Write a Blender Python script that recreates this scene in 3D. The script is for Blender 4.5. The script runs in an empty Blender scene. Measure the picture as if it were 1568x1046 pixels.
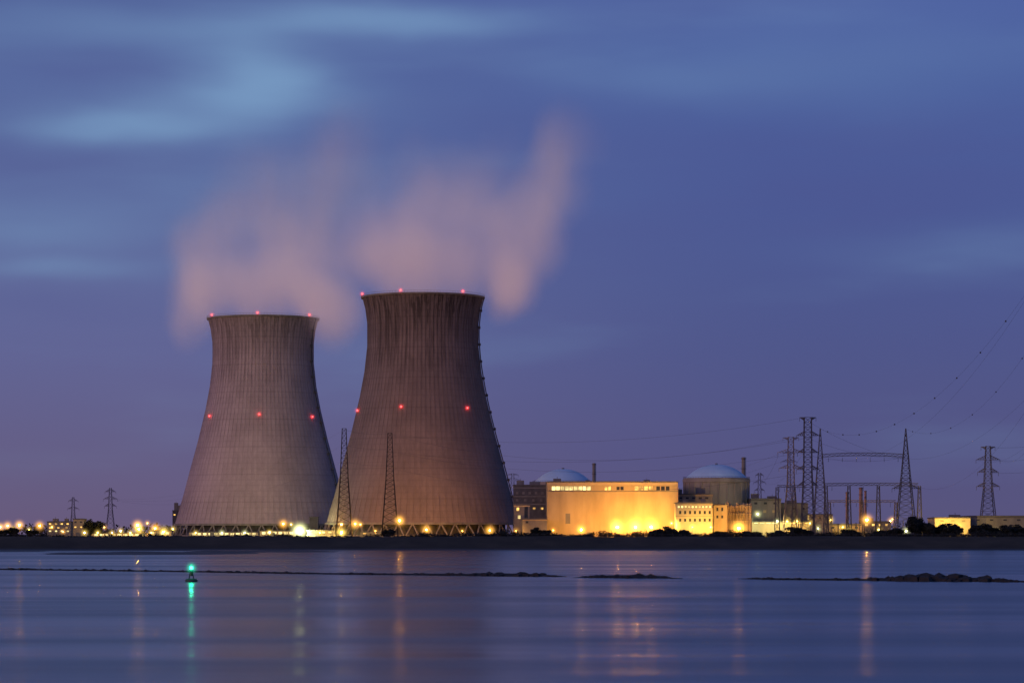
import bpy, math, random
from mathutils import Vector
random.seed(7)
R=random.Random(11)
F=4356.0; HZ=817.0; CAMH=8.0
scene=bpy.context.scene
def P(px,py,D): return Vector(((px-784)/F*D, D, CAMH+(HZ-py)/F*D))
def lin(r,g,b):
    f=lambda c:(c/255/12.92 if c/255<=0.04045 else ((c/255+0.055)/1.055)**2.4)
    return (f(r),f(g),f(b),1)

# ---------------- node helper ----------------
class NT:
    def __init__(s,t): s.t=t; s.n=t.nodes; s.l=t.links
    def new(s,k,**kw):
        n=s.n.new(k)
        for a,b in kw.items(): setattr(n,a,b)
        return n
    def put(s,sock,v):
        if isinstance(v,bpy.types.NodeSocket): s.l.new(v,sock)
        elif v is not None: sock.default_value=v
    def m(s,op,a,b=None,c=None,clamp=False):
        n=s.new('ShaderNodeMath',operation=op,use_clamp=clamp)
        s.put(n.inputs[0],a); s.put(n.inputs[1],b)
        if c is not None: s.put(n.inputs[2],c)
        return n.outputs[0]
    def v(s,op,a,b=None):
        n=s.new('ShaderNodeVectorMath',operation=op)
        s.put(n.inputs[0],a); s.put(n.inputs[1],b)
        return n.outputs['Value'] if op in('DOT_PRODUCT','LENGTH') else n.outputs[0]
    def scale(s,col,k):
        n=s.new('ShaderNodeVectorMath',operation='SCALE'); n.inputs[0].default_value=col[:3]; s.put(n.inputs['Scale'],k); return n.outputs[0]
    def sep(s,a):
        n=s.new('ShaderNodeSeparateXYZ'); s.put(n.inputs[0],a); return n.outputs
    def comb(s,x,y,z):
        n=s.new('ShaderNodeCombineXYZ')
        for i,q in enumerate((x,y,z)): s.put(n.inputs[i],q)
        return n.outputs[0]
    def noise(s,vec,scale=1,detail=3,rough=.5,col=False):
        n=s.new('ShaderNodeTexNoise'); s.put(n.inputs['Vector'],vec)
        n.inputs['Scale'].default_value=scale; n.inputs['Detail'].default_value=detail
        n.inputs['Roughness'].default_value=rough
        return n.outputs['Color'] if col else n.outputs[0]
    def mix(s,f,a,b,blend='MIX'):
        n=s.new('ShaderNodeMix',data_type='RGBA',blend_type=blend)
        s.put(n.inputs[0],f); s.put(n.inputs[6],a); s.put(n.inputs[7],b)
        return n.outputs[2]
    def ramp(s,f,st,interp='EASE'):
        n=s.new('ShaderNodeValToRGB'); cr=n.color_ramp; cr.interpolation=interp
        while len(cr.elements)<len(st): cr.elements.new(.5)
        for e,(p,c) in zip(cr.elements,st): e.position=p; e.color=c
        s.put(n.inputs[0],f); return n.outputs[0]
    def mr(s,v,a,b,c,d):
        n=s.new('ShaderNodeMapRange',interpolation_type='SMOOTHSTEP')
        for i,q in enumerate((v,a,b,c,d)): s.put(n.inputs[i],q)
        return n.outputs[0]
def mat(name):
    m=bpy.data.materials.new(name); m.use_nodes=True
    t=NT(m.node_tree); bs=m.node_tree.nodes['Principled BSDF']
    return m,t,bs
def simple(name,col,rough=.8,var=.25,scale=.3,metal=0,streak=1.0,bump=.0):
    m,t,b=mat(name)
    tc=t.new('ShaderNodeTexCoord').outputs['Object']
    p=t.v('MULTIPLY',tc,(1,1,streak))
    n=t.noise(p,scale,5,.6)
    k=t.mr(n,.3,.7,1-var,1+var)
    t.put(b.inputs['Base Color'],t.scale(col,k)); b.inputs['Roughness'].default_value=rough
    b.inputs['Metallic'].default_value=metal
    if bump:
        bn=t.new('ShaderNodeBump'); bn.inputs['Strength'].default_value=bump; t.put(bn.inputs['Height'],n)
        t.put(b.inputs['Normal'],bn.outputs[0])
    return m
def emis(name,col,s,var=0,scale=.4):
    m,t,b=mat(name)
    b.inputs['Base Color'].default_value=(.1,.1,.1,1)
    b.inputs['Emission Color'].default_value=(*col[:3],1)
    if var:
        tc=t.new('ShaderNodeTexCoord').outputs['Object']
        n=t.noise(tc,scale,2); t.put(b.inputs['Emission Strength'],t.mr(n,.35,.65,s*(1-var),s*(1+var)))
        m.cycles.emission_sampling='NONE'
    else: b.inputs['Emission Strength'].default_value=s
    return m

# ---------------- mesh helper ----------------
def parent(name,loc):
    e=bpy.data.objects.new(name,None); e.location=loc; e.empty_display_size=2
    scene.collection.objects.link(e); return e
class MB:
    def __init__(s,o=(0,0,0)): s.o=Vector(o); s.V=[]; s.F=[]; s.M=[]
    def add(s,V,Fc,mi=0):
        k=len(s.V); s.V+= [tuple(Vector(v)-s.o) for v in V]; s.F+=[tuple(i+k for i in f) for f in Fc]; s.M+=[mi]*len(Fc)
    def box(s,x0,x1,y0,y1,z0,z1,mi=0):
        s.add([(x0,y0,z0),(x1,y0,z0),(x1,y1,z0),(x0,y1,z0),(x0,y0,z1),(x1,y0,z1),(x1,y1,z1),(x0,y1,z1)],
              [(0,3,2,1),(4,5,6,7),(0,1,5,4),(1,2,6,5),(2,3,7,6),(3,0,4,7)],mi)
    def beam(s,a,b,r,mi=0,r2=None,n=4):
        a=Vector(a);b=Vector(b);d=b-a
        if d.length<1e-6:return
        u=d.cross(Vector((0,0,1))) 
        if u.length<1e-3: u=d.cross(Vector((0,1,0)))
        u.normalize(); w=d.cross(u).normalized(); r2=r if r2 is None else r2
        V=[];
        for q,rr in((a,r),(b,r2)):
            for i in range(n):
                t=2*math.pi*(i+.5)/n; V.append(q+u*math.cos(t)*rr+w*math.sin(t)*rr)
        s.add(V,[(i,(i+1)%n,n+(i+1)%n,n+i) for i in range(n)]+[tuple(range(n-1,-1,-1)),tuple(range(n,2*n))],mi)
    def path(s,pts,r,mi=0,n=4):
        for a,b in zip(pts,pts[1:]): s.beam(a,b,r,mi,n=n)
    def lathe(s,c,prof,n=48,mi=0,rib=None):
        V=[];c=Vector(c)
        for (r,z) in prof:
            for i in range(n):
                t=2*math.pi*i/n; rr=r+(rib(t,z,r) if rib else 0)
                V.append((c.x+rr*math.cos(t),c.y+rr*math.sin(t),c.z+z))
        Fc=[]
        for j in range(len(prof)-1):
            for i in range(n):
                Fc.append((j*n+i,j*n+(i+1)%n,(j+1)*n+(i+1)%n,(j+1)*n+i))
        s.add(V,Fc,mi)
    def ball(s,c,r,mi=0,nu=8,nv=5,sz=1,jit=0,rnd=R):
        c=Vector(c);V=[c+Vector((0,0,-r*sz))]
        for j in range(1,nv):
            f=math.pi*j/nv
            for i in range(nu):
                t=2*math.pi*i/nu; q=r*(1+jit*(rnd.random()-.5))
                V.append(c+Vector((q*math.sin(f)*math.cos(t),q*math.sin(f)*math.sin(t),-q*math.cos(f)*sz)))
        V.append(c+Vector((0,0,r*sz)));L=len(V)-1
        Fc=[(0,1+(i+1)%nu,1+i) for i in range(nu)]
        for j in range(nv-2):
            a=1+j*nu;b=a+nu
            Fc+=[(a+i,a+(i+1)%nu,b+(i+1)%nu,b+i) for i in range(nu)]
        a=1+(nv-2)*nu; Fc+=[(a+i,a+(i+1)%nu,L) for i in range(nu)]
        s.add(V,Fc,mi)
    def make(s,name,mats,par=None,smooth=False):
        me=bpy.data.meshes.new(name); me.from_pydata(s.V,[],s.F)
        for m in mats: me.materials.append(m)
        me.polygons.foreach_set('material_index',s.M)
        if smooth: me.polygons.foreach_set('use_smooth',[True]*len(s.F))
        me.update(); o=bpy.data.objects.new(name,me)
        scene.collection.objects.link(o)
        if par: o.parent=par
        else: o.location=s.o
        return o

# ---------------- camera ----------------
cd=bpy.data.cameras.new('camera'); cam=bpy.data.objects.new('camera',cd); scene.collection.objects.link(cam)
cam.location=(0,0,CAMH); cam.rotation_euler=(math.radians(90),0,0)
cd.lens=100; cd.sensor_width=36; cd.shift_y=295/1568; cd.clip_start=1; cd.clip_end=80000
scene.camera=cam
scene.view_settings.view_transform='Standard'; scene.view_settings.look='None'; scene.view_settings.exposure=0

# ---------------- world ----------------
w=bpy.data.worlds.new('World'); scene.world=w; w.use_nodes=True
t=NT(w.node_tree); bg=w.node_tree.nodes['Background']
d=t.new('ShaderNodeTexCoord').outputs['Generated']
sx,sy,sz=t.sep(d)
u=t.m('MULTIPLY',t.m('ARCTAN2',sx,sy),F)          # one unit = 1/4356 rad
vv=t.m('MULTIPLY',sz,F)
v01=t.m('MULTIPLY',vv,1/1634.0,clamp=True)
def C(*a): return lin(*a)
Lr=t.ramp(v01,[(0,C(104,90,122)),(.07,C(100,94,133)),(.17,C(96,100,148)),(.3,C(92,107,157)),(.42,C(86,104,157)),(.5,C(80,97,152)),(1,C(62,81,131))],'LINEAR')
Rr=t.ramp(v01,[(0,C(89,84,122)),(.07,C(84,84,130)),(.17,C(78,86,138)),(.3,C(74,89,148)),(.42,C(73,93,155)),(.5,C(78,98,161)),(1,C(62,81,131))],'LINEAR')
base=t.mix(t.mr(u,-600,500,0,1),Lr,Rr)
wc=t.comb(t.m('MULTIPLY',u,1/420.0),t.m('MULTIPLY',vv,1/150.0),0.0)
wn=t.noise(wc,1,3,.5,True)
wsx,wsy,wsz=t.sep(wn)
uw=t.m('ADD',u,t.m('MULTIPLY',t.m('SUBTRACT',wsx,.5),260)); vw=t.m('ADD',vv,t.m('MULTIPLY',t.m('SUBTRACT',wsy,.5),90))
def blob(px,py,rx,ry,amp):
    a=t.m('DIVIDE',t.m('SUBTRACT',uw,px-784.0),rx); b=t.m('DIVIDE',t.m('SUBTRACT',vw,HZ-py),ry)
    e=t.m('EXPONENT',t.m('MULTIPLY',t.m('ADD',t.m('MULTIPLY',a,a),t.m('MULTIPLY',b,b)),-1.0))
    return t.m('MULTIPLY',e,amp)
def total(L):
    s=None
    for q in L:
        e=blob(*q); s=e if s is None else t.m('ADD',s,e)
    return s
light=total([(370,120,100,50,.52),(190,198,130,22,.48),(360,165,190,38,.32),(600,48,190,26,.4),(200,50,260,30,.25),(70,350,190,40,.22),(110,412,170,18,.25),(1330,110,300,70,.12),(1000,120,200,40,.14),(1450,380,200,30,.08)])
dark=total([(80,250,200,30,.25),(120,110,130,30,.2),(760,120,160,60,.12),(1100,30,200,25,.18),(1000,240,420,60,.15),(1350,300,260,45,.2),(60,470,200,20,.12)])
sn=t.noise(t.comb(t.m('MULTIPLY',u,1/900.0),t.m('MULTIPLY',vv,1/170.0),3.0),1,4,.5)
light=t.m('ADD',light,t.mr(sn,.5,.8,0,.16),clamp=True)
dark=t.m('ADD',dark,t.mr(sn,.48,.25,0,.2),clamp=True)
c1=t.mix(dark,base,C(77,80,138)); c2=t.mix(light,c1,C(128,166,204))
sky=t.new('ShaderNodeTexSky'); sky.sky_type='NISHITA'; sky.sun_disc=False
sky.sun_elevation=math.radians(1); sky.sun_rotation=math.radians(235)
bg2=t.new('ShaderNodeBackground'); t.put(bg2.inputs[0],sky.outputs[0]); bg2.inputs[1].default_value=.002
t.put(bg.inputs[0],c2); bg.inputs[1].default_value=1.0
ad=t.new('ShaderNodeAddShader'); t.l.new(bg.outputs[0],ad.inputs[0]); t.l.new(bg2.outputs[0],ad.inputs[1])
t.l.new(ad.outputs[0],w.node_tree.nodes['World Output'].inputs['Surface'])

sd=bpy.data.lights.new('sun','SUN'); sd.energy=.95; sd.angle=math.radians(30); sd.color=(1,.57,.45)
so=bpy.data.objects.new('sun',sd); scene.collection.objects.link(so)
dirv=Vector((.74,.66,-.16)); so.rotation_euler=dirv.to_track_quat('-Z','Y').to_euler()

# ---------------- materials ----------------
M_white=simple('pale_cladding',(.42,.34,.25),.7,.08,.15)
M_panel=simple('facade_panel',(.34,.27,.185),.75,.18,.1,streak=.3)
M_grey=simple('grey_cladding',(.15,.145,.16),.7,.2,.2,streak=.3)
M_dark=simple('dark_cladding',(.07,.07,.09),.7,.3,.2)
M_roof=simple('roof_felt',(.1,.1,.12),.8,.2,.3)
M_dome=simple('painted_dome',(.5,.7,.92),.6,.06,.1)
M_conc=simple('concrete',(.22,.2,.185),.85,.25,.15,streak=.3)
M_cont=simple('containment_concrete',(.3,.25,.23),.85,.2,.12,streak=.25)
M_steel=simple('galvanised_steel',(.07,.065,.085),.6,.15,.5,metal=.2)
M_steelp=simple('haze_tinted_steel',(.1,.09,.13),.7,.1,.5)  # paler steel, distance haze put into its colour
M_wire=simple('cable',(.035,.035,.05),.6,.1,.5)
M_glassdark=simple('dark_glass',(.03,.035,.05),.2,.2,.5)
M_rock=simple('wet_rock',(.016,.015,.018),.75,.5,1.5,bump=.5)
M_leaf=simple('foliage',(.012,.015,.011),.9,.6,.35)
M_bark=simple('bark',(.03,.026,.02),.9,.3,1)
E_win=emis('lit_window',(1,.55,.12),1.1,.7,.25)
E_winw=emis('pale_lit_window',(1,.78,.3),1.3,.5,.2)
LC={'o':(1,.42,.05),'y':(1,.62,.10),'w':(.95,1,.42)}
EM={}
def lampmat(kind,s):
    st=720 if s>=1.55 else (170 if s>=1 else 40)
    if (kind,st) not in EM:
        EM[(kind,st)]=emis({'o':'sodium','y':'yellow','w':'mercury'}[kind]+'_lamp_glass',LC[kind],st)
    return EM[(kind,st)]
E_red=emis('red_lamp_glass',(1,.04,.04),10)
E_grn=emis('green_lamp_glass',(.02,1,.45),22)

# ---------------- ground ----------------
def nz(x,y):
    return math.sin(x*.013+1.3)*.5+math.sin(x*.031+y*.01)*.3+math.sin(x*.087+2)*.2
xs=[-30000,-12000,-5000,-2000,-1000]+[-600+i*6 for i in range(201)]+[1000,2000,5000,12000,30000]
ys=[-3000,-500,-40,0,12,30,45,60,120,400,800,1000]+[1040+i*12 for i in range(28)]+[1380+i*5 for i in range(30)]+[1540,1600,1700,1900,2300,3000,5000,12000,40000]
def gz(x,y):
    if y<=12: return 6.2
    if y<60: return 6.2-9.2*(y-12)/48
    sh=1452+nz(x,0)*6
    z=-3.0
    if y>1040 and x<60:   # tidal mudflats off the left bank
        for cx,cy,rx,ry in((-150,1190,42,85),(-115,1310,36,50),(-330,1330,110,60),(-205,1390,50,25)):
            a=((x-cx)/rx)**2+((y-cy)/ry)**2
            z=max(z,min(.36,-3+4.6*math.exp(-a*.4))+(.18*math.sin(x*.12+y*.09)*math.sin(y*.05-x*.03) if a<3 else 0))
    if y>sh-60:
        k=(y-sh)
        if k<0: zz=-1.2*(-k)/25
        elif k<30: zz=k/30*(7.0+.35*nz(x*3,9))
        elif k<45: zz=7.0+.35*nz(x*3,9)-(k-30)/15
        else: zz=6.0
        z=max(z,min(zz,7.4))
    return z
g=MB(); V=[(x,y,gz(x,y)) for y in ys for x in xs]; nx=len(xs)
g.add(V,[(j*nx+i,j*nx+i+1,(j+1)*nx+i+1,(j+1)*nx+i) for j in range(len(ys)-1) for i in range(nx-1)])
m,t,b=mat('ground_earth_grass')
tc=t.new('ShaderNodeTexCoord').outputs['Object']; n1=t.noise(tc,.06,6,.65); n2=t.noise(tc,.9,3,.6)
col=t.ramp(n1,[(.3,(.012,.012,.010,1)),(.5,(.026,.025,.018,1)),(.7,(.05,.043,.032,1))],'LINEAR')
zz=t.sep(tc)[2]
col=t.mix(t.mr(zz,.2,1.6,1,0),col,(.022,.02,.022,1))
t.put(b.inputs['Base Color'],col); t.put(b.inputs['Roughness'],t.mr(zz,.1,1.2,.55,.95))
bn=t.new('ShaderNodeBump'); bn.inputs['Strength'].default_value=.6; t.put(bn.inputs['Height'],n2); t.put(b.inputs['Normal'],bn.outputs[0])
g.make('ground',[m])

# ---------------- water ----------------
wt=MB(); wt.add([(-30000,-20,0),(30000,-20,0),(30000,1520,0),(-30000,1520,0)],[(0,1,2,3)])
m,t,b=mat('river_water')
tc=t.new('ShaderNodeTexCoord').outputs['Object']
xx,yy,_=t.sep(tc)
band=t.noise(t.comb(t.m('MULTIPLY',xx,.004),t.m('MULTIPLY',yy,.022),0.0),1,4,.55)
swell=t.noise(t.comb(t.m('MULTIPLY',xx,.0035),t.m('MULTIPLY',yy,.03),7.0),1,2,.5)
wave=t.noise(t.comb(t.m('MULTIPLY',xx,.12),t.m('MULTIPLY',yy,.5),0.0),1,3,.5)
b.inputs['Base Color'].default_value=(.012,.034,.078,1)
b.inputs['IOR'].default_value=1.29
b.inputs['Specular Tint'].default_value=(.82,.97,1,1)
t.put(b.inputs['Roughness'],t.mr(band,.35,.65,.18,.27))
bn=t.new('ShaderNodeBump'); bn.inputs['Strength'].default_value=1; bn.inputs['Distance'].default_value=1
t.put(bn.inputs['Height'],t.m('ADD',t.m('MULTIPLY',wave,.025),t.m('MULTIPLY',swell,.75))); t.put(b.inputs['Normal'],bn.outputs[0])
wt.make('water',[m])

# ---------------- cooling towers ----------------
def shell_mat(name,tone,stain):
    m,t,b=mat(name)
    tc=t.new('ShaderNodeTexCoord').outputs['Object']; x,y,z=t.sep(tc)
    ang=t.m('ARCTAN2',y,x)
    rib=t.m('SINE',t.m('MULTIPLY',ang,90.0))
    top=t.mr(z,85,160,0,1)
    rm=t.mr(rib,-1,-.2,1,0)
    rmask=t.m('SUBTRACT',1.0,t.m('MULTIPLY',rm,t.m('ADD',.05,t.m('MULTIPLY',top,.3*stain))))
    st=t.noise(t.v('MULTIPLY',tc,(.28,.28,.014)),1,4,.7)
    stk=t.mr(st,.45,.6,1,1-.6*stain)
    top2=t.m('MAXIMUM',top,.12)
    stk=t.m('ADD',t.m('MULTIPLY',stk,top2),t.m('SUBTRACT',1.0,top2))
    big=t.mr(t.noise(t.v('MULTIPLY',tc,(.04,.04,.025)),1,5,.65),.3,.7,.84,1.12)
    lift=t.mr(t.m('SINE',t.m('MULTIPLY',z,2*math.pi/4.2)),.7,1,1,.92)
    lift2=t.mr(t.m('SINE',t.m('MULTIPLY',z,2*math.pi/21.0)),.97,1,1,.93)
    fine=t.mr(t.noise(t.v('MULTIPLY',tc,(.9,.9,.05)),1,3,.7),.3,.7,.93,1.06)
    k=big
    for q in (lift,lift2,fine,stk,rmask): k=t.m('MULTIPLY',k,q)
    k=t.m('MULTIPLY',k,t.mr(z,125,172,1,.7))
    t.put(b.inputs['Base Color'],t.scale(tone,k)); b.inputs['Roughness'].default_value=.9
    return m
PR=[(68,9),(65.8,16),(62.6,27),(59,41),(56,52),(53,63),(50,74),(47,86),(44.3,98),(42.0,110),(40.1,122),(39.0,134),(38.7,144),(39.2,152),(40.3,160),(41.8,166),(42.6,168)]
def smooth_prof(pr,n=70):
    out=[]
    for i in range(n+1):
        z=pr[0][1]+(pr[-1][1]-pr[0][1])*i/n
        j=max(k for k in range(len(pr)) if pr[k][1]<=z+1e-6); j=min(j,len(pr)-2)
        p0=pr[max(j-1,0)];p1=pr[j];p2=pr[j+1];p3=pr[min(j+2,len(pr)-1)]
        s=(z-p1[1])/(p2[1]-p1[1])
        m1=(p2[0]-p0[0])/(p2[1]-p0[1])*(p2[1]-p1[1]); m2=(p3[0]-p1[0])/(p3[1]-p1[1])*(p2[1]-p1[1])
        r=(2*s**3-3*s*s+1)*p1[0]+(s**3-2*s*s+s)*m1+(-2*s**3+3*s*s)*p2[0]+(s**3-s*s)*m2
        out.append((r,z))
    return out
SP=smooth_prof(PR)
def rad(z):
    for a,b2 in zip(SP,SP[1:]):
        if a[1]<=z<=b2[1]: return a[0]+(b2[0]-a[0])*(z-a[1])/(b2[1]-a[1])
    return SP[-1][0]
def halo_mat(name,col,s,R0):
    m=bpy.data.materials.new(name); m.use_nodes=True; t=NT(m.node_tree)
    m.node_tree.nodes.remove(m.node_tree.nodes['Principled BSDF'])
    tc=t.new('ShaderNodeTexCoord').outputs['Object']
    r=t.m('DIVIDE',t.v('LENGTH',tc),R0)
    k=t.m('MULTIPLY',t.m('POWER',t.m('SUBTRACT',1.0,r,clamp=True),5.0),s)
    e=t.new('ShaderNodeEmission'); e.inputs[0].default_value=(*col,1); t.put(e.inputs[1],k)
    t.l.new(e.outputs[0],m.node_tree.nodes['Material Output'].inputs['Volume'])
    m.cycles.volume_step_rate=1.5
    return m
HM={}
def glow_halo(par,loc,col,s,R0):  # emissive volume ball added round each light to stand in for its glow
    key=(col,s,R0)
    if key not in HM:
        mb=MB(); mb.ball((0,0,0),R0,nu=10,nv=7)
        o=mb.make('lamp_glow',[halo_mat('lamp_glow',col,s,R0)]); HM[key]=o.data
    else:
        o=bpy.data.objects.new('lamp_glow',HM[key]); scene.collection.objects.link(o)
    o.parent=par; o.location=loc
RED=(1,.06,.06)
def cooling_tower(px,D,tone,stain,rim,mid,ladder):
    base=Vector(((px-784)/F*D,D,6.0)); e=parent('cooling_tower',base)
    mb=MB(); prof=[(r,z) for r,z in SP]
    mb.lathe((0,0,0),prof,n=216)
    mb.lathe((0,0,0),[(r-1.2,z) for r,z in reversed(SP[::4])],n=96)
    mb.make('shell',[shell_mat('ribbed_concrete',tone,stain)],e,True)
    mb=MB()
    for i in range(90):
        a=2*math.pi*(i+.5)/90
        mb.path([((rad(z)+.02)*math.cos(a),(rad(z)+.02)*math.sin(a),z) for z in (9.5,30,52,74,98,116,134,150,160,166.5)],.12)
    mb.make('wind_ribs',[simple('rib_concrete',tuple(c*.8 for c in tone),.9,.15,.1,streak=.2)],e)
    mb=MB(); mb.lathe((0,0,0),[(41.4,167.2),(43.4,167.4),(43.6,168.6),(41.0,168.7),(41.0,167.2)],n=120)
    for i in range(120):
        a=2*math.pi*i/120; c=(43.4*math.cos(a),43.4*math.sin(a))
        mb.beam((*c,168.6),(*c,169.9),.07)
    mb.path([(43.4*math.cos(2*math.pi*i/120),43.4*math.sin(2*math.pi*i/120),169.8) for i in range(121)],.09)
    mb.make('rim_walkway',[M_conc],e)
    mb=MB(); n=44
    for i in range(n):
        a=2*math.pi*i/n
        for s in(-1,1):
            b2=a+s*math.pi/n
            mb.beam((71*math.cos(a),71*math.sin(a),-.5),(68*math.cos(b2),68*math.sin(b2),9.4),.55,n=6)
    mb.lathe((0,0,0),[(67.2,8.7),(68.9,8.7),(68.7,10.2),(67.0,10.2),(67.2,8.7)],n=120)
    mb.make('support_columns',[M_conc],e)
    mb=MB(); mb.lathe((0,0,0),[(0,.2),(58,.2),(58,9),(0,9)],n=64); mb.make('shade_drum',[M_dark],e)  # dark drum added to stand for the shade behind the columns
    mb=MB(); mb.lathe((0,0,0),[(72,-1),(74,-1),(74,1.5),(72,1.5),(72,-1)],n=96); mb.make('basin_wall',[M_conc],e)
    mb=MB(); a=math.radians(ladder); pts=[]
    for i in range(0,81):
        z=10+i*158/80; r=rad(z)+1.2
        pts.append(Vector((r*math.cos(a),r*math.sin(a),z)))
    mb.path(pts,.5)
    for i in range(3,80,6):
        p=pts[i]; mb.box(p.x-.9,p.x+.9,p.y-1.0,p.y+1.0,p.z-.3,p.z+1.4)
    mb.make('access_ladder',[M_dark],e)
    k=0
    for lst,zz in((rim,169.9),(mid,None)):
        for (lx,ly) in lst:
            k+=1
            z=zz if zz else CAMH+(HZ-ly)/F*D-6
            r=(43.6 if zz else rad(z)+1.3)
            xl=(lx-784)/F*D-base.x; xl=max(-r*.995,min(r*.995,xl)); yl=-math.sqrt(r*r-xl*xl)
            mb=MB(); mb.ball((xl,yl,z),.55); 
            mb.make('warning_light_%d'%k,[E_red],e)
            mb=MB(); mb.beam((xl,yl,z-2),(xl,yl,z-.5),.12)
            mb.beam((xl,yl,z-1.8),(xl*.96,yl*.96,z-1.8),.15); mb.make('light_bracket_%d'%k,[M_steel],e)
            glow_halo(e,(xl,yl,z),RED,.7,4.2)
    return e
cooling_tower(403,2200,(.42,.335,.365),.6,[(329,487),(402,483),(477,487)],[(326,638),(405,637),(482,639)],-17)
cooling_tower(647.5,2000,(.235,.183,.18),1.0,[(556,451),(617,445),(710,446)],[(549,629),(618,626),(717,627)],-7)

# ---------------- steam ----------------
def steam(px,D,top_px,blobs,seed):
    o=P(px,top_px,D); mb=MB(o)
    s=D/F
    x0=min((b[0]-b[2]*1.4-px)*s for b in blobs); x1=max((b[0]+b[2]*1.4-px)*s for b in blobs)
    z0=min((top_px-b[1]-b[3]*1.4)*s for b in blobs); z1=max((top_px-b[1]+b[3]*1.5)*s for b in blobs)
    mb.box(o.x+x0-8,o.x+x1+8,o.y-72,o.y+72,o.z+z0-8,o.z+z1)
    m=bpy.data.materials.new('steam'); m.use_nodes=True; t=NT(m.node_tree)
    m.node_tree.nodes.remove(m.node_tree.nodes['Principled BSDF'])
    tc=t.new('ShaderNodeTexCoord').outputs['Object']
    pn=t.v('ADD',t.v('MULTIPLY',tc,(1,1,.5)),(seed*57.0,0,0))
    wn=t.noise(pn,.015,2,.5,True)
    p=t.v('ADD',tc,t.v('MULTIPLY',t.v('SUBTRACT',wn,(.5,.5,.5)),(65,30,60)))
    z=t.sep(tc)[2]
    tot=None
    for bx,by,rx,rz,amp in blobs:
        c=((bx-px)*s,0,(top_px-by)*s); q=t.v('MULTIPLY',t.v('SUBTRACT',p,c),(1/(rx*s*1.35),1/60.0,1/(rz*s*1.35)))
        e=t.m('SUBTRACT',1.0,t.v('DOT_PRODUCT',q,q),clamp=True)
        e=t.m('MULTIPLY',t.m('POWER',e,1.7),amp)
        tot=e if tot is None else t.m('ADD',tot,e)
    nn=t.mr(t.noise(pn,.03,2,.5),.3,.7,.55,1.3)
    den=t.m('MULTIPLY',t.m('MULTIPLY',tot,nn),t.mr(z,20,150,.023,.011))
    pv=t.new('ShaderNodeVolumePrincipled')
    pv.inputs['Color'].default_value=(.95,.98,1,1)
    t.put(pv.inputs['Density'],den); pv.inputs['Anisotropy'].default_value=0
    # added self-emission standing in for plant light on the steam, warmer low down
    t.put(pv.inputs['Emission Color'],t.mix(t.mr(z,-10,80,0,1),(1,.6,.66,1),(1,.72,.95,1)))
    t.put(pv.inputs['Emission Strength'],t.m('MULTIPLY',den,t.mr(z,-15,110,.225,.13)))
    t.l.new(pv.outputs[0],m.node_tree.nodes['Material Output'].inputs['Volume'])
    m.cycles.volume_step_rate=3.0
    mb.make('steam_plume',[m])
steam(403,2200,487,[(298,462,32,60,1.1),(314,395,60,68,.8),(400,438,100,62,1.0),(508,470,44,44,1.3),(480,390,75,85,1.0),(425,310,95,90,.8),(520,262,70,85,.65),(350,330,70,50,.4)],1)
steam(647.5,2000,447,[(650,410,100,55,1.0),(776,434,44,52,1.6),(810,362,64,70,1.2),(850,298,58,66,1.0),(710,345,90,80,.9),(600,370,75,75,.7),(868,228,46,60,.7),(725,275,75,65,.5),(630,275,65,60,.3)],2)

# ---------------- lamps ----------------
def lamp(px,py,D,kind='o',s=1.0,power=0,name='street_lamp'):
    p=P(px,py,D); gzv=max(gz(p.x,p.y),0); h=max(p.z-gzv,3)
    e=parent(name,(p.x,p.y,gzv)); col=LC[kind]
    mb=MB(); mb.beam((0,0,-.3),(0,0,h+.4),.13,0,.08,6); mb.beam((0,0,h+.4),(0,-1.2,h+.55),.08)
    mb.box(-.35,.35,-1.9,-.9,h+.42,h+.62); mb.make('pole_and_arm',[M_steel],e)
    mb=MB(); mb.ball((0,-1.4,h+.05),.42*math.sqrt(s),nu=6,nv=4); mb.make('lamp_head',[lampmat(kind,s)],e)
    glow_halo(e,(0,-1.4,h+.05),tuple(min(1,c*1.05+.01) for c in col),round(.6*min(s,2.2)+.2,1),5.0 if s<1.2 else (7.5 if s<2 else 11.0))
    if power:
        ld=bpy.data.lights.new('floodlight','SPOT'); ld.energy=power; ld.color=col; ld.shadow_soft_size=.5
        ld.spot_size=math.radians(165); ld.spot_blend=.4
        lo=bpy.data.objects.new('floodlight',ld); scene.collection.objects.link(lo); lo.parent=e; lo.location=(0,.6,h-.8)
        lo.rotation_euler=Vector((0,1,-.12)).to_track_quat('-Z','Y').to_euler()
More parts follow.
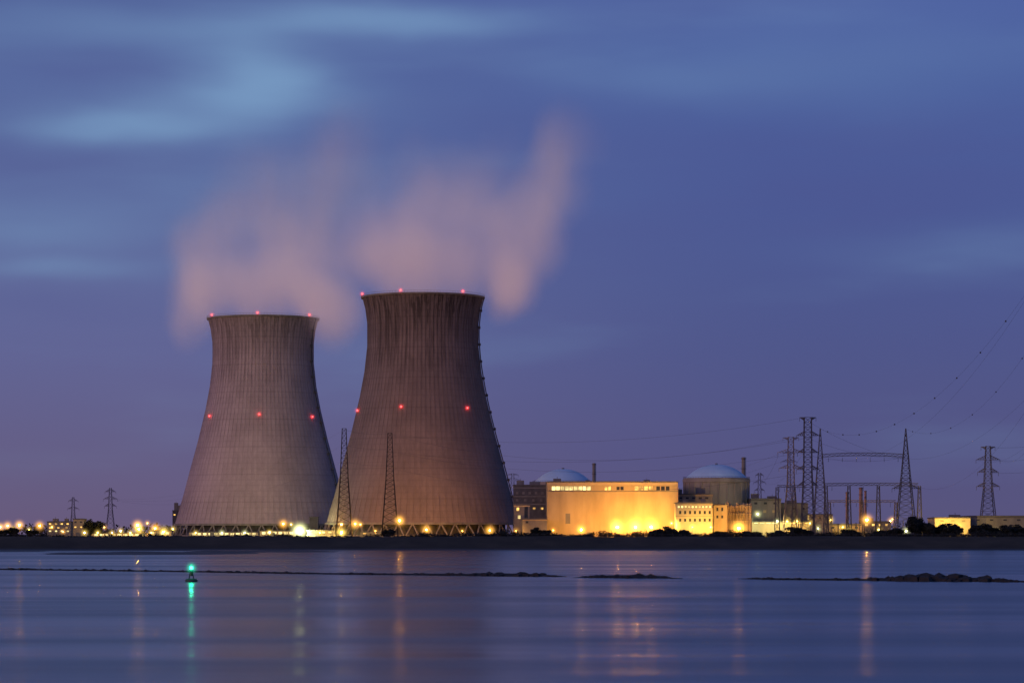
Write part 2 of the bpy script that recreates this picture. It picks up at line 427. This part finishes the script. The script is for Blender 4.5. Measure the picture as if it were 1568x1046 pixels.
for a in [(890,810,1774,'o',1.6,17000),(945,806,1776,'o',2.2,30000),(973,806,1776,'o',2.2,38000),(997,806,1776,'o',2.2,50000),
          (1131,808,1755,'o',2.6,40000),(1327,795,1700,'o',1.8,10000),(847,811,1770,'o',.7,7000),(1028,800,1770,'y',.6,30000),
          (459,812,1960,'w',3.0,45000),(434,801,2000,'o',1.4,22000),(446,802,2000,'y',.8,0),(413,814,1985,'y',1.1,30000),(340,815,2000,'w',.9,36000),(300,817,2000,'y',.7,34000),(375,816,2000,'w',.8,26000),(490,815,1950,'y',.8,24000),
          (544,801,1900,'o',1.3,16000),(552,802,1900,'o',.9,0),(523,802,1900,'o',1.0,9000),(523,816,1800,'y',1.7,22000),(612,796,1800,'o',1.6,26000),(653,810,1870,'o',1.2,30000),(750,811,1870,'o',1.4,38000),(708,812,1870,'o',.4,26000),(575,812,1870,'o',.4,26000),
          (211,803,1900,'o',1.6,3000),(213,809,1800,'y',1.4,6000),(238,808,1900,'o',1.5,6000),(251,813,1800,'y',1.2,7000),(30,803,2100,'o',1.6,3000),(12,804,2200,'o',1.3,0),(61,804,2100,'o',1.4,3000),(1,806,2200,'o',1.2,0),(97,813,1950,'o',.8,5000),(160,806,2000,'o',.9,0),(185,812,1870,'y',1,6000),(130,818,1800,'y',1.1,6000),(150,817,1850,'y',.9,9000),(226,800,2000,'o',.6,0),(200,816,1870,'y',.9,9000),(80,806,2000,'o',.8,0),(265,809,1900,'y',.9,5000),(172,818,1870,'y',.7,8000),(232,815,1830,'y',.8,9000),(45,810,2100,'y',.6,0),(20,808,2100,'y',.6,0),
          (806,799,1790,'y',.7,9000),(790,812,1780,'o',.6,6000),
          (1160,786,1850,'w',.9,9000),(1147,795,1800,'w',.7,8000),(1190,797,1800,'w',.7,9000),(1205,797,1800,'y',.9,9000),(1220,797,1800,'y',.8,8000),(1240,800,1800,'y',.7,6000),(1272,795,1800,'y',.7,5000),(1252,808,1720,'w',.7,4000),(1290,806,1690,'y',.5,4000),
          (1363,797,1800,'o',1,5000),(1366,794,1850,'o',.5,0),(1387,812,1600,'w',.9,3000),(1345,810,1700,'y',.9,3000),(1300,812,1620,'y',.5,2000),(1524,815,1560,'w',.6,1500),(1560,812,1620,'y',.5,1500),(1468,806,1642,'y',.5,26000),(1444,806,1642,'y',.4,26000),(1088,806,1760,'y',.6,12000),(1060,806,1760,'y',.5,12000)]:
    lamp(*a)

# ---------------- buildings ----------------
def building(name,x0,x1,ytop,D,depth,wall,windows=(),pil=0,roof=M_roof,parapet=.7,bands=(),extra=None,zb=5.5,door=True):
    a=P(x0,ytop,D); b2=P(x1,ytop,D); o=Vector(((a.x+b2.x)/2,D,zb)); e=parent(name,o)
    mb=MB(o); mb.box(a.x,b2.x,D,D+depth,zb-1,a.z-.6); mb.make('walls',[wall],e)
    mb=MB(o); mb.box(a.x-.3,b2.x+.3,D-.3,D+depth+.3,a.z-.597,a.z); mb.box(a.x+1,b2.x-1,D+1,D+depth-1,a.z+.002,a.z+.15); mb.make('roof',[roof],e)
    if pil:
        mb=MB(o); n=int((b2.x-a.x)/pil)
        for i in range(n+1):
            x=a.x+(b2.x-a.x)*i/n; mb.box(x-.16,x+.16,D-.12,D-.003,zb-.5,a.z-.61)
        mb.make('pilasters',[wall],e)
    for k,(wx0,wx1,wy0,wy1,w,gap,mt) in enumerate(windows):
        mb=MB(o); p0=P(wx0,wy0,D); p1=P(wx1,wy1,D); n=max(1,int((p1.x-p0.x+gap)/(w+gap)))
        st=(p1.x-p0.x+gap)/n
        fr=MB(o)
        for i in range(n):
            x=p0.x+i*st; q=min(w,st-.1)
            mb.box(x,x+q,D-.06,D-.004,p1.z,p0.z)
            fr.box(x-.12,x+q+.12,D-.2,D-.003,p1.z-.3,p1.z-.002)
        mb.make('windows_%d'%k,[mt],e); fr.make('sills_%d'%k,[M_grey],e)
    for k,(by0,by1,mt) in enumerate(bands):
        mb=MB(o); mb.box(a.x-.12,b2.x+.12,D-.14,D-.004,P(0,by1,D).z,P(0,by0,D).z); mb.make('facade_band_%d'%k,[mt],e)
    if door:
        mb=MB(o); x=a.x+(b2.x-a.x)*.3; mb.box(x,x+3.2,D-.35,D-.006,zb,zb+4); mb.make('door',[M_grey],e)
    if extra: extra(e,o,a,b2,D,depth)
    return e
def rooftop(units):
    def f(e,o,a,b2,D,depth):
        mb=MB(o)
        for fx,w,h in units:
            x=a.x+(b2.x-a.x)*fx; mb.box(x,x+w,D+depth*.3,D+depth*.3+w,a.z+.1,a.z+h)
            mb.beam((x+w/2,D+depth*.3+1,a.z+h),(x+w/2,D+depth*.3+1,a.z+h+1.2),.2)
        mb.make('rooftop_units',[M_grey],e)
    return f
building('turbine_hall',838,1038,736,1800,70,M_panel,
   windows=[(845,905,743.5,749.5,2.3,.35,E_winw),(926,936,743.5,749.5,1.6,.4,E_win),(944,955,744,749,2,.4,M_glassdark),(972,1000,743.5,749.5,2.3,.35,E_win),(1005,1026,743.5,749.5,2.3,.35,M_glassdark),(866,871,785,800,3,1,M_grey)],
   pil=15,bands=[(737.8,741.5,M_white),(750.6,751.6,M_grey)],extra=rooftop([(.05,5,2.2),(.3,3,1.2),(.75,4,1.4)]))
building('auxiliary_building',786,836,741,1860,40,M_dark,windows=[(790,833,752,755,1.6,2.2,M_grey),(790,833,763,766,1.6,2.6,M_grey),(792,833,776,779,1.6,3,E_win)],bands=[(745,747,M_grey),(758,760,M_grey),(770,772,M_grey)],extra=rooftop([(.1,5,3),(.5,7,2.2)]))
building('workshop_building',787,811,771,1800,20,M_grey,windows=[(791,800,776,781,1.6,1.2,E_win),(803,810,774,800,2.2,.5,M_glassdark),(793,802,788,793,1.6,1.2,E_winw)],bands=[(773,774.5,M_white)])
building('storage_shed',800,837.5,793,1785,14,M_grey,windows=[(805,815,797,800,1.6,1.4,M_glassdark)],bands=[(794.5,796,M_panel)])
building('switch_house',1030,1091,755,1815,20,M_grey,windows=[(1040,1085,760,763,2,2,M_glassdark)],bands=[(757,758,M_panel)],extra=rooftop([(.1,4,3),(.6,6,4)]))
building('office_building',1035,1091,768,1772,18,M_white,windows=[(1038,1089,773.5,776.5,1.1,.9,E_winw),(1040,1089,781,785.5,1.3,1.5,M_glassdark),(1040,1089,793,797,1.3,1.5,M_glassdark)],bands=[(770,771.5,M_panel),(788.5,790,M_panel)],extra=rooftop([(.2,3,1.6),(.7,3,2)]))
building('stair_block',1093,1113,771,1778,18,M_panel,windows=[(1097,1109,776,781,1.2,1.2,M_glassdark),(1097,1109,788,792,1.2,1.2,M_glassdark)],pil=3)
building('pump_house',1150,1196,762,1850,30,M_grey,windows=[(1155,1192,768,771,2,3,M_glassdark),(1155,1190,780,784,2,2.6,M_panel)],bands=[(764,765.5,M_dark)],extra=rooftop([(.05,5,3.2),(.6,6,1.6)]))
building('transformer_hall',1196,1237,769,1870,30,M_conc,windows=[(1200,1234,776,779,2,3,M_glassdark)],pil=5,extra=rooftop([(.3,5,1.8)]))
building('loading_hall',1150,1245,797,1815,12,M_white,windows=[(1155,1190,799,801,2.5,1,E_winw),(1200,1240,799,801,2.5,1.5,E_win)],pil=6)
building('switchgear_building',1268,1319,801,1700,14,M_panel,windows=[(1273,1315,805,808,1.6,2.6,M_glassdark)],pil=5,bands=[(802.5,803.5,M_grey)])
building('control_building',1320,1364,797,1750,14,M_grey,windows=[(1325,1360,801,804,1.6,2.4,E_win)],pil=5,extra=rooftop([(.2,4,2)]))
building('workshop_building',1240,1275,786,1800,14,M_conc,windows=[(1243,1270,790,793,1.5,2,M_glassdark)])
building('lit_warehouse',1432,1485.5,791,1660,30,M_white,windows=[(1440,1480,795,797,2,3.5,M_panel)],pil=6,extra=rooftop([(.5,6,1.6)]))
building('long_warehouse',1486,1600,788.5,1670,40,M_grey,windows=[(1495,1565,794,796,2,5,M_glassdark)],pil=8,bands=[(790,791.5,M_dark)])
# left cluster
building('apartment_block',72,108,797,2150,14,M_grey,windows=[(75,106,800,802,1.6,2.4,E_win),(75,106,806,808,1.6,3.4,E_win),(75,106,811,813,1.6,2.6,E_winw)],extra=rooftop([(.2,4,2),(.7,3,2)]))
building('apartment_block',112,128,793,2050,14,M_panel,windows=[(114,126,797,799,1.4,2.4,M_glassdark),(114,126,805,807,1.4,2.4,E_win)])
building('gatehouse',264,276,780,2300,20,M_dark,windows=[(266,274,786,788,1.4,1.5,E_win)],extra=rooftop([(.1,3,6),(.6,3,4)]))
building('long_shed',140,225,814.5,1900,12,M_white,windows=[(144,222,816.3,819,2.6,1.2,E_winw)],pil=7)
building('long_shed',228,262,811,1850,12,M_white,windows=[(231,259,813.5,817,2,1.2,E_winw)],pil=7)
building('service_building',290,395,813,2090,8,M_white,windows=[(294,392,815,818,2.6,1.4,E_winw)],pil=6)
building('service_building',398,452,811,2080,8,M_white,windows=[(401,449,813,817,2.6,1.4,E_winw)],pil=6)
building('intake_building',470,512,810,1965,12,M_conc,windows=[(474,508,813,815,2,2,E_winw)],pil=6)
building('intake_building',552,600,813,1830,9,M_grey,windows=[(556,596,815,816.5,2,3,E_win)],pil=6)
building('portal_hut',474,487,790,2110,8,M_dark)
# reactors
def reactor(px,D,rpx,ybody,ypeak,body):
    s=D/F; c=Vector(((px-784)*s,D,5.5)); e=parent('reactor_building',c); r=rpx*s
    zt=CAMH+(HZ-ybody)*s-5.5; zp=CAMH+(HZ-ypeak)*s-5.5; h=zp-zt
    mb=MB(); mb.lathe((0,0,0),[(r*1.06,-1),(r*1.06,zt-3),(r*1.1,zt-2.9),(r*1.1,zt-.8),(r*1.06,zt-.7),(r*1.06,zt),(r,zt)],n=72); mb.make('containment_wall',[body],e)
    mb=MB()
    for i in range(24):
        a=2*math.pi*i/24; x,y=r*1.065*math.cos(a),r*1.065*math.sin(a); mb.beam((x,y,0),(x,y,zt-3),.5,n=6)
    mb.make('buttresses',[body],e)
    mb=MB(); Rs=(r*r+h*h)/(2*h); pr=[]
    for i in range(15):
        f=math.asin(min(1,r/Rs))*(1-i/14.0); pr.append((Rs*math.sin(f)+.001,zp-Rs+Rs*math.cos(f)))
    mb.lathe((0,0,0),pr,n=72); mb.make('dome',[M_dome],e,True)
    mb=MB(); mb.lathe((0,0,0),[(.9,zp-.2),(.9,zp+.7),(.01,zp+.8)],n=12); mb.make('vent_cap',[M_grey],e)
    mb=MB()
    for i in range(60):
        a=2*math.pi*i/60; x,y=r*1.08*math.cos(a),r*1.08*math.sin(a); mb.beam((x,y,zt-.8),(x,y,zt+.7),.06)
    mb.path([(r*1.08*math.cos(2*math.pi*i/60),r*1.08*math.sin(2*math.pi*i/60),zt+.7) for i in range(61)],.08)
    mb.make('roof_railing',[M_steel],e)
reactor(862,1920,43,737,717,M_cont)
reactor(1097,1880,47,731,710,M_cont)
def chimney(px,D,ytop,w,mt=M_conc,rings=True):
    p=P(px,ytop,D); e=parent('chimney',(p.x,D,5.5)); h=p.z-5.5; r=w/2*D/F
    mb=MB(); mb.lathe((0,0,0),[(r*1.25,-1),(r,h*.6),(r*.95,h),(r*.7,h),(r*.7,h-3)],n=20); mb.make('stack',[mt],e)
    mb=MB()
    for q in(.72,.86,.985): mb.lathe((0,0,0),[(r*.96,h*q-.35),(r*1.45,h*q-.3),(r*1.45,h*q),(r*.96,h*q+.02)],n=20)
    mb.beam((r*1.25,0,0),(r*1.2,0,h),.15); mb.make('platforms_and_ladder',[M_steel],e)
M_pink=simple('red_lead_paint',(.28,.16,.15),.8,.2,.3)
chimney(909.5,1900,708,5); chimney(1138.5,1960,699,6)
chimney(1297,1780,752,4,M_pink); chimney(1318,1780,745,5,M_pink); chimney(1325,1790,750,3,M_pink)
o=P(1113,815,1790); o.z=5.5; e=parent('pipe_rack',o); mb=MB(o)
for px in range(1114,1150,5):
    x=P(px,0,1790).x; zt=P(0,768+R.random()*6,1790).z
    mb.lathe((x,1790+R.random()*3,0),[(1.1,5),(1.1,zt),(.2,zt+.8)],n=12)
for y in(775,786,797): 
    z=P(0,y,1788).z; mb.beam((P(1112,0,1790).x,1788,z),(P(1150,0,1790).x,1788,z),.35)
mb.make('vertical_pipes',[M_panel],e)
o=Vector((0,1500,6)); mb=MB(o)
for i in range(0,190):
    x=-290+i*3.1; mb.beam((x,1500,5.8),(x,1500,8.3),.06)
for z in(7.0,8.2): mb.beam((-290,1500,z),(300,1500,z),.05)
e=parent('perimeter_fence',o); mb.make('posts_and_rails',[M_steel],e)

# ---------------- pylons ----------------
def lattice(mb,c,z0,z1,h0,h1,n,r,geo=True):
    zs=[];q=(h1/h0)**(1/n) if geo and h1>0.05 else 1
    q=max(q,.86); tot=sum(q**i for i in range(n)); z=z0
    zs=[z0]
    for i in range(n): z+=(z1-z0)*q**i/tot; zs.append(z)
    hw=lambda z:h0+(h1-h0)*(z-z0)/(z1-z0)
    cor=[(-1,-1),(1,-1),(1,1),(-1,1)]
    for a,b2 in zip(zs,zs[1:]):
        for k in range(4):
            c0=cor[k];c1=cor[(k+1)%4]
            A=Vector((c[0]+c0[0]*hw(a),c[1]+c0[1]*hw(a),a)); B=Vector((c[0]+c0[0]*hw(b2),c[1]+c0[1]*hw(b2),b2))
            A2=Vector((c[0]+c1[0]*hw(a),c[1]+c1[1]*hw(a),a)); B2=Vector((c[0]+c1[0]*hw(b2),c[1]+c1[1]*hw(b2),b2))
            mb.beam(A,B,r*1.4); mb.beam(A,B2,r*.65); mb.beam(A2,B,r*.65); mb.beam(B,B2,r*.65)
def arm(mb,c,z,half,hw,rise,r):
    for s in(-1,1):
        tip=Vector((c[0]+s*half,c[1],z)); 
        for q in(-1,1):
            mb.beam((c[0]+s*hw,c[1]+q*hw,z),tip,r); mb.beam((c[0]+s*hw,c[1]+q*hw,z+rise),tip,r)
            for k in(1,2,3):
                f=k/4; a=Vector((c[0]+s*hw,c[1]+q*hw,z)).lerp(tip,f); b2=Vector((c[0]+s*hw,c[1]+q*hw,z+rise)).lerp(tip,f); mb.beam(a,b2,r*.7)
                b3=Vector((c[0]+s*hw,c[1]+q*hw,z+rise)).lerp(tip,f-.25); mb.beam(a,b3,r*.7)
        mb.beam(tip,tip-Vector((0,0,2.2)),.14)
def pylon(px,D,ytop,bh,wh,th,arms,n=9,r=.16,waist=None,mt=None,zb=5.5,name='electricity_pylon'):
    mt=mt or M_steel
    s=D/F; c=Vector(((px-784)*s,D,zb)); e=parent(name,c); H=CAMH+(HZ-ytop)*s-zb
    mb=MB(); wz=H*.55 if waist is None else H*waist
    lattice(mb,(0,0),-.5,wz,bh,wh,n,r); lattice(mb,(0,0),wz,H,wh,th,n,r*.85,False)
    mb.make('lattice_mast',[mt],e)
    mb=MB()
    for (y,hl) in arms:
        z=min(CAMH+(HZ-y)*s-zb,H-.05); hw=wh+(th-wh)*max(0,(z-wz)/(H-wz)); arm(mb,(0,0),z,hl,hw,min(2.4,H-z) if H-z>1 else -1.6,r*.8)
    if arms: mb.make('cross_arms',[mt],e)
    mb=MB()
    for sx_ in(-1,1):
        for sy_ in(-1,1): mb.box(sx_*bh-.9,sx_*bh+.9,sy_*bh-.9,sy_*bh+.9,-1,.9)
    mb.make('footings',[M_conc],e)
M_steelk=simple('weathered_steel',(.02,.018,.023),.7,.15,.5)
pylon(527,1900,655,5.4,2.6,1.3,[],n=10,r=.17,mt=M_steelk)
pylon(597,1850,662,5.4,2.6,1.3,[],n=10,r=.17,mt=M_steelk)
pylon(1237,1600,638,3.9,2.3,2.0,[(638,4.6),(666,6.5),(692,5.8),(718,6.5),(742,5.6)],n=11,r=.17)
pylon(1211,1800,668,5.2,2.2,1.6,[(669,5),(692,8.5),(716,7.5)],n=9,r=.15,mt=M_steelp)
pylon(1256,1680,655,4.4,2.2,.12,[],n=10,r=.15)
pylon(1387,1650,655,6.0,2.6,.12,[(747,8)],n=10,r=.17)
pylon(1513,1700,682,5.4,2.4,1.3,[(683,4.2),(703,7.2),(722,6.2),(744,7.0)],n=9,r=.16)
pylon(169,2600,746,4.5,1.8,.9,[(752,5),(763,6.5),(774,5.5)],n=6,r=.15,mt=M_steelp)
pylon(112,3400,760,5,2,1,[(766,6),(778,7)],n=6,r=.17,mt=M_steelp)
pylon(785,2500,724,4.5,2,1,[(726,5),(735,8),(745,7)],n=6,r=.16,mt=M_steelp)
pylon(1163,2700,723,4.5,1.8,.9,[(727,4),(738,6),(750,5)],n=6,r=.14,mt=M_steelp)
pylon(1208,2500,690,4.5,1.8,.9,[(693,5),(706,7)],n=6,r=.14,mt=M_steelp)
# gantries
def gantry(x0,x1,y,D,hw,hh,camber=0,legs=()):
    a=P(x0,y,D);b2=P(x1,y,D); e=parent('substation_gantry',((a.x+b2.x)/2,D,5.5)); o=e.location.copy(); mb=MB(o)
    n=int((b2.x-a.x)/3); pts=[]
    for i in range(n+1):
        f=i/n; z=a.z+camber*4*f*(1-f); pts.append([Vector((a.x+(b2.x-a.x)*f,D+q*hw,z+k*hh)) for q in(-1,1) for k in(0,1)])
    for i in range(n):
        A=pts[i];B=pts[i+1]
        for k in range(4): mb.beam(A[k],B[k],.17)
        mb.beam(A[0],B[1],.1); mb.beam(A[1],B[0],.1); mb.beam(A[2],B[3],.1); mb.beam(A[0],A[1],.1)
    mb.make('beam_truss',[M_steel],e)
    mb=MB(o)
    for lx in legs:
        p=P(lx,y,D); lattice(mb,(p.x,D),5,p.z,1.6,.7,8,.13)
    if legs: mb.make('legs',[M_steel],e)
    mb=MB(o)
    for k in range(6):
        p=P(x0+(x1-x0)*(k+.5)/6,y,D)
        for j in range(3): mb.lathe((p.x,D,p.z-1.0-j*.7),[(.05,0),(.3,.1),(.05,.35)],n=8)
        mb.beam((p.x,D,p.z),(p.x,D,p.z-3),.06)
    mb.make('insulators',[M_glassdark],e)
gantry(1258,1386,699,1665,1.2,1.7,.9)
gantry(1262,1406,743,1665,1.1,1.5,.3,legs=(1265,1300,1345,1408))
gantry(1268,1372,768,1720,.8,1.2,0,legs=(1270,1320,1372))
gantry(1190,1236,745,1700,.8,1.2,0,legs=(1190,1216))
o=Vector((P(1320,0,1690).x,1690,5.5)); e=parent('substation_equipment',o); mb=MB(o); mb2=MB(o)
for i in range(16):
    x=P(1245+i*9,0,1690).x+R.uniform(-.8,.8); y=1690+R.uniform(-8,8); h=R.uniform(6,11)
    mb.beam((x,y,5),(x,y,5.5+h*.6),.22)
    for j in range(5): mb2.lathe((x,y,5.5+h*.6+j*h*.08),[(.12,0),(.42,.12),(.12,h*.08)],n=8)
    if i%3==0: mb.box(x-2.4,x+2.4,y+3,y+6,5,9.2); mb2.lathe((x-1,y+4,9.2),[(.3,0),(.5,.5),(.2,2)],n=8)
mb.make('supports_and_transformers',[M_grey],e); mb2.make('insulators',[M_conc],e)
pylon(784+.237*F,1000,HZ-(193-8)*F/1000,14,5,2.5,[(HZ-(165-8)*F/1000,16),(HZ-(182-8)*F/1000,12)],n=12,r=.35,zb=1.5,name='river_crossing_pylon')

# ---------------- wires ----------------
def wire(mb,a,b2,sag,r=.07,n=28):
    pts=[]
    for i in range(n+1):
        s=i/n; p=a.lerp(b2,s); p.z-=4*sag*s*(1-s); pts.append(p)
    mb.path(pts,r,n=3)
    return pts
mb=MB()
for k,(ya,yb) in enumerate([(664,640),(690,667),(690,693),(716,719),(664,668)]):
    s=1 if k%2 else -1
    wire(mb,P(597+s*2,ya,1850),P(1237+s*14,yb,1600),9+k*1.5,.05,40)
for ya in(657,680,705): wire(mb,P(527,ya,1900),P(597,ya+6,1850),1.5,.07,10)
for ya in(664,690,716):
    wire(mb,P(1237,ya-20,1600),P(1387,700+R.uniform(-3,3),1650),3,.05,16)
for ya in(657,680,705): wire(mb,P(527,ya,1900),P(169,750+ya*.02,2600),14,.03,30)
for k in(-1,1): wire(mb,P(1211+k*18,694,1800),P(1163+k*8,738,2700),8,.05,20); wire(mb,P(1211+k*18,694,1800),P(785+k*10,735,2500),18,.04,40)
mb.make('power_lines',[M_wire])
mb=MB(); mk=MB()
pts=wire(mb,P(1256,656,1680),Vector((237,1000,193)),50,.035,60)
for i,p in enumerate(pts):
    if i%4==2: mk.ball(p,.42,nu=8,nv=5)
for st,ez,dx,sg in[((1387,656),193,0,48),((1270,700),165,-16,40),((1370,698),165,16,40),((1408,745),150,-10,38),((1513-16,704),182,12,44),((1513+18,704),182,-12,44)]:
    D0=1700 if st[0]>1450 else 1655
    pts=wire(mb,P(st[0],st[1],D0),Vector((237+dx,1000,ez)),sg,.035,50)
    if ez==193:
        for i,p in enumerate(pts):
            if i%5==2: mk.ball(p,.35,nu=8,nv=5)
for ya in(684,704,723): wire(mb,P(1513,ya,1700),P(1700,ya-30,1750),4,.05,16)
e=parent('river_crossing_power_lines',(0,0,0))
mb.make('cables',[M_wire],e); mk.make('marker_balls',[M_dark],e)

# ---------------- breakwater ----------------
def breakwater(path):
    rr=random.Random(len(path)*3+5); pts=[]
    for (px,py,h) in path:
        D=CAMH*F/(py-HZ); pts.append((Vector(((px-784)/F*D,D,0)),h))
    o=pts[0][0]; mb=MB(o)
    for (a,ha),(b2,hb) in zip(pts,pts[1:]):
        L=(b2-a).length; n=int(L/.55)
        for i in range(n):
            f=i/n; p=a.lerp(b2,f); h=ha+(hb-ha)*f
            hh=h*(.5+.75*rr.random()); wdt=1.5+h*2
            for q in range(3 if h>.6 else 2):
                mb.ball((p.x+rr.uniform(-.4,.4),p.y+rr.uniform(-wdt,wdt),-.15),hh*rr.uniform(.8,1.3)+.15,nu=5,nv=4,sz=rr.uniform(.7,1.0),jit=.5,rnd=rr)
        n2=max(2,int(L/4)); V=[];Fc=[]
        for i in range(n2+1):
            f=i/n2;p=a.lerp(b2,f);h=(ha+(hb-ha)*f)*(.8+.3*rr.random())
            V+=[(p.x,p.y-2-h*2,-.5),(p.x,p.y,h*.75),(p.x,p.y+2+h*2,-.5)]
        for i in range(n2):
            k=i*3; Fc+=[(k,k+3,k+4,k+1),(k+1,k+4,k+5,k+2)]
        mb.add(V,Fc)
    mb.make('stone_breakwater',[M_rock])
breakwater([(-60,870,.45),(0,871,.42),(250,874,.36),(500,878,.4),(640,879.5,.42),(720,880.5,.55),(765,881,.7),(830,881.3,.6),(868,882,.1)])
breakwater([(880,883,.08),(920,883.3,.6),(970,883.8,.75),(1010,884,.55),(1046,885,.05)])
breakwater([(1128,885,.05),(1170,886,.42),(1250,887,.38),(1320,887.5,.42),(1352,888,.7),(1400,888.3,1.15),(1500,889,.95),(1545,890,.5),(1568,890,.3),(1640,891,.3)])

# ---------------- buoy ----------------
D=CAMH*F/(889.5-HZ); bx=(293-784)/F*D; e=parent('navigation_buoy',(bx,D,0))
M_bg=simple('green_buoy_paint',(.02,.1,.06),.45,.3,2)
mb=MB(); mb.lathe((0,0,0),[(.01,-.8),(.7,-.7),(.98,-.2),(1.02,.15),(.98,.42),(.8,.52),(.01,.55)],n=28); mb.make('float_hull',[M_bg],e,True)
mb=MB(); mb.lathe((0,0,0),[(1.0,.12),(1.1,.15),(1.1,.28),(1.0,.3)],n=28); mb.make('fender_ring',[M_dark],e)
mb=MB()
for i in range(4):
    a=math.pi/4+i*math.pi/2
    mb.beam((.55*math.cos(a),.55*math.sin(a),.5),(.2*math.cos(a),.2*math.sin(a),2.0),.05)
    b2=a+math.pi/2
    for z,r1 in((1.0,.43),(1.5,.32)): mb.beam((r1*math.cos(a),r1*math.sin(a),z),(r1*math.cos(b2),r1*math.sin(b2),z),.03)
mb.lathe((0,0,0),[(.1,1.0),(.36,1.0),(.3,1.75),(.1,1.75)],n=16)
mb.lathe((0,0,0),[(.01,1.98),(.4,2.0),(.4,2.08),(.01,2.1)],n=16); mb.make('daymark_tower',[M_bg],e)
mb=MB(); mb.lathe((0,0,0),[(.2,2.1),(.24,2.15),(.24,2.55),(.1,2.62),(.01,2.63)],n=16); mb.make('lantern',[E_grn],e)
mb=MB(); mb.beam((0,0,2.6),(0,0,3.0),.03); mb.beam((.26,0,2.1),(.26,0,2.9),.02); mb.beam((-.26,0,2.1),(-.26,0,2.9),.02); mb.make('bird_spikes',[M_dark],e)
glow_halo(e,(0,0,2.35),(.0,1,.5),2.4,1.8)
ld=bpy.data.lights.new('lantern_light','POINT'); ld.energy=170; ld.color=(.02,1,.45); ld.shadow_soft_size=.3
lo=bpy.data.objects.new('lantern_light',ld); scene.collection.objects.link(lo); lo.parent=e; lo.location=(0,-.1,3.1)

# ---------------- vegetation ----------------
def leafclump(mb,c,rx,rz,n,size,rr):
    for _ in range(n):
        while 1:
            q=Vector((rr.uniform(-1,1),rr.uniform(-1,1),rr.uniform(-1,1)))
            if .15<q.length<1: break
        p=Vector(c)+Vector((q.x*rx,q.y*rx,q.z*rz)); s=size*rr.uniform(.5,1.2)
        a=Vector((rr.uniform(-1,1),rr.uniform(-1,1),rr.uniform(-1,1))).normalized()*s; b2=a.orthogonal().normalized()*s*.7
        mb.add([p-a,p+b2,p+a,p-b2],[(0,1,2,3)])
def tree(px,D,ytop,wpx):
    rr=random.Random(px*7); s=D/F; x=(px-784)*s; z0=gz(x,D)-.3; H=CAMH+(HZ-ytop)*s-z0; W=wpx*s/2
    e=parent('tree',(x,D,z0)); mb=MB(); lf=MB()
    mb.beam((0,0,0),(.2,0,H*.45),.04*H*.6,0,.022*H*.6,7); mb.beam((.2,0,H*.45),(0,.2,H*.85),.022*H*.6,0,.05,6)
    for i in range(11):
        a=rr.uniform(0,6.28); zz=H*rr.uniform(.1,.55); tip=Vector((W*.8*math.cos(a)*rr.uniform(.4,1),W*.8*math.sin(a)*rr.uniform(.4,1),min(H*.85,zz+H*rr.uniform(.1,.35))))
        mb.beam((.1,0,zz*.8),tip,.1,0,.04,5); leafclump(lf,tip,W*.4,H*.17,110,.5,rr)
    for i in range(8):
        a=rr.uniform(0,6.28); leafclump(lf,(W*.4*math.cos(a),W*.4*math.sin(a),H*rr.uniform(.2,.9)),W*.42,H*.15,110,.5,rr)
    mb.make('trunk_and_limbs',[M_bark],e); lf.make('crown',[M_leaf],e)
for a in [(1399,1530,789,24),(1411,1535,792,26),(1424,1530,797,24),(1437,1535,801,28),(1451,1530,799,28),(1465,1530,802,26),(1497,1530,803,26),(1508,1535,800,28),(1520,1535,805,24),(1540,1530,803,28),(1552,1535,801,28),(1566,1535,805,24),(1215,1530,805,36),(1232,1530,809,28),(1190,1530,811,30),(1020,1530,805,32),(1005,1535,809,26),(1045,1535,810,26),(820,1540,807,22),(833,1540,811,20),(595,1530,809,24),(1300,1530,809,34),(1370,1530,808,30),(1345,1535,811,26),(1150,1530,811,36),(1100,1530,812,32),(135,1900,793,18),(152,1900,796,20),(142,1950,798,20),(5,2000,808,18),(22,2000,806,16),(48,2000,808,20)]:
    tree(*a)
def hedge(name,x0,x1,D,ytop,dens,seed):
    rr=random.Random(seed); s=D/F; mb=MB(((x0+x1)/2*s-784*s,D,6)); n=int((x1-x0)*dens)
    for i in range(n):
        px=rr.uniform(x0,x1); x=(px-784)*s; zt=CAMH+(HZ-ytop)*s; h=(zt-6.4)*(.35+.65*abs(math.sin(px*.045+seed)*math.sin(px*.017+1)))*rr.uniform(.5,1.1)
        leafclump(mb,(x,D+rr.uniform(-6,6),6.3+h*.45),rr.uniform(.8,2),max(.5,h*.55),26,.42,rr)
    mb.make(name,[M_leaf])
hedge('bush_row',640,1440,1505,808,1.1,1)
hedge('bush_row',-30,640,1505,815,.4,4)
hedge('bush_row',1440,1600,1505,807,1.1,6)
rr=random.Random(5); mb=MB((0,3000,6))
for i in range(900):
    px=rr.uniform(-80,1650); D=rr.uniform(2900,3100); x=(px-784)/F*D; h=6+5*abs(math.sin(px*.02))+rr.uniform(0,4)
    if rr.random()<.8: leafclump(mb,(x,D,6+h*.5),5,h*.55,14,1.6,rr)
mb.make('distant_tree_line',[M_leaf])
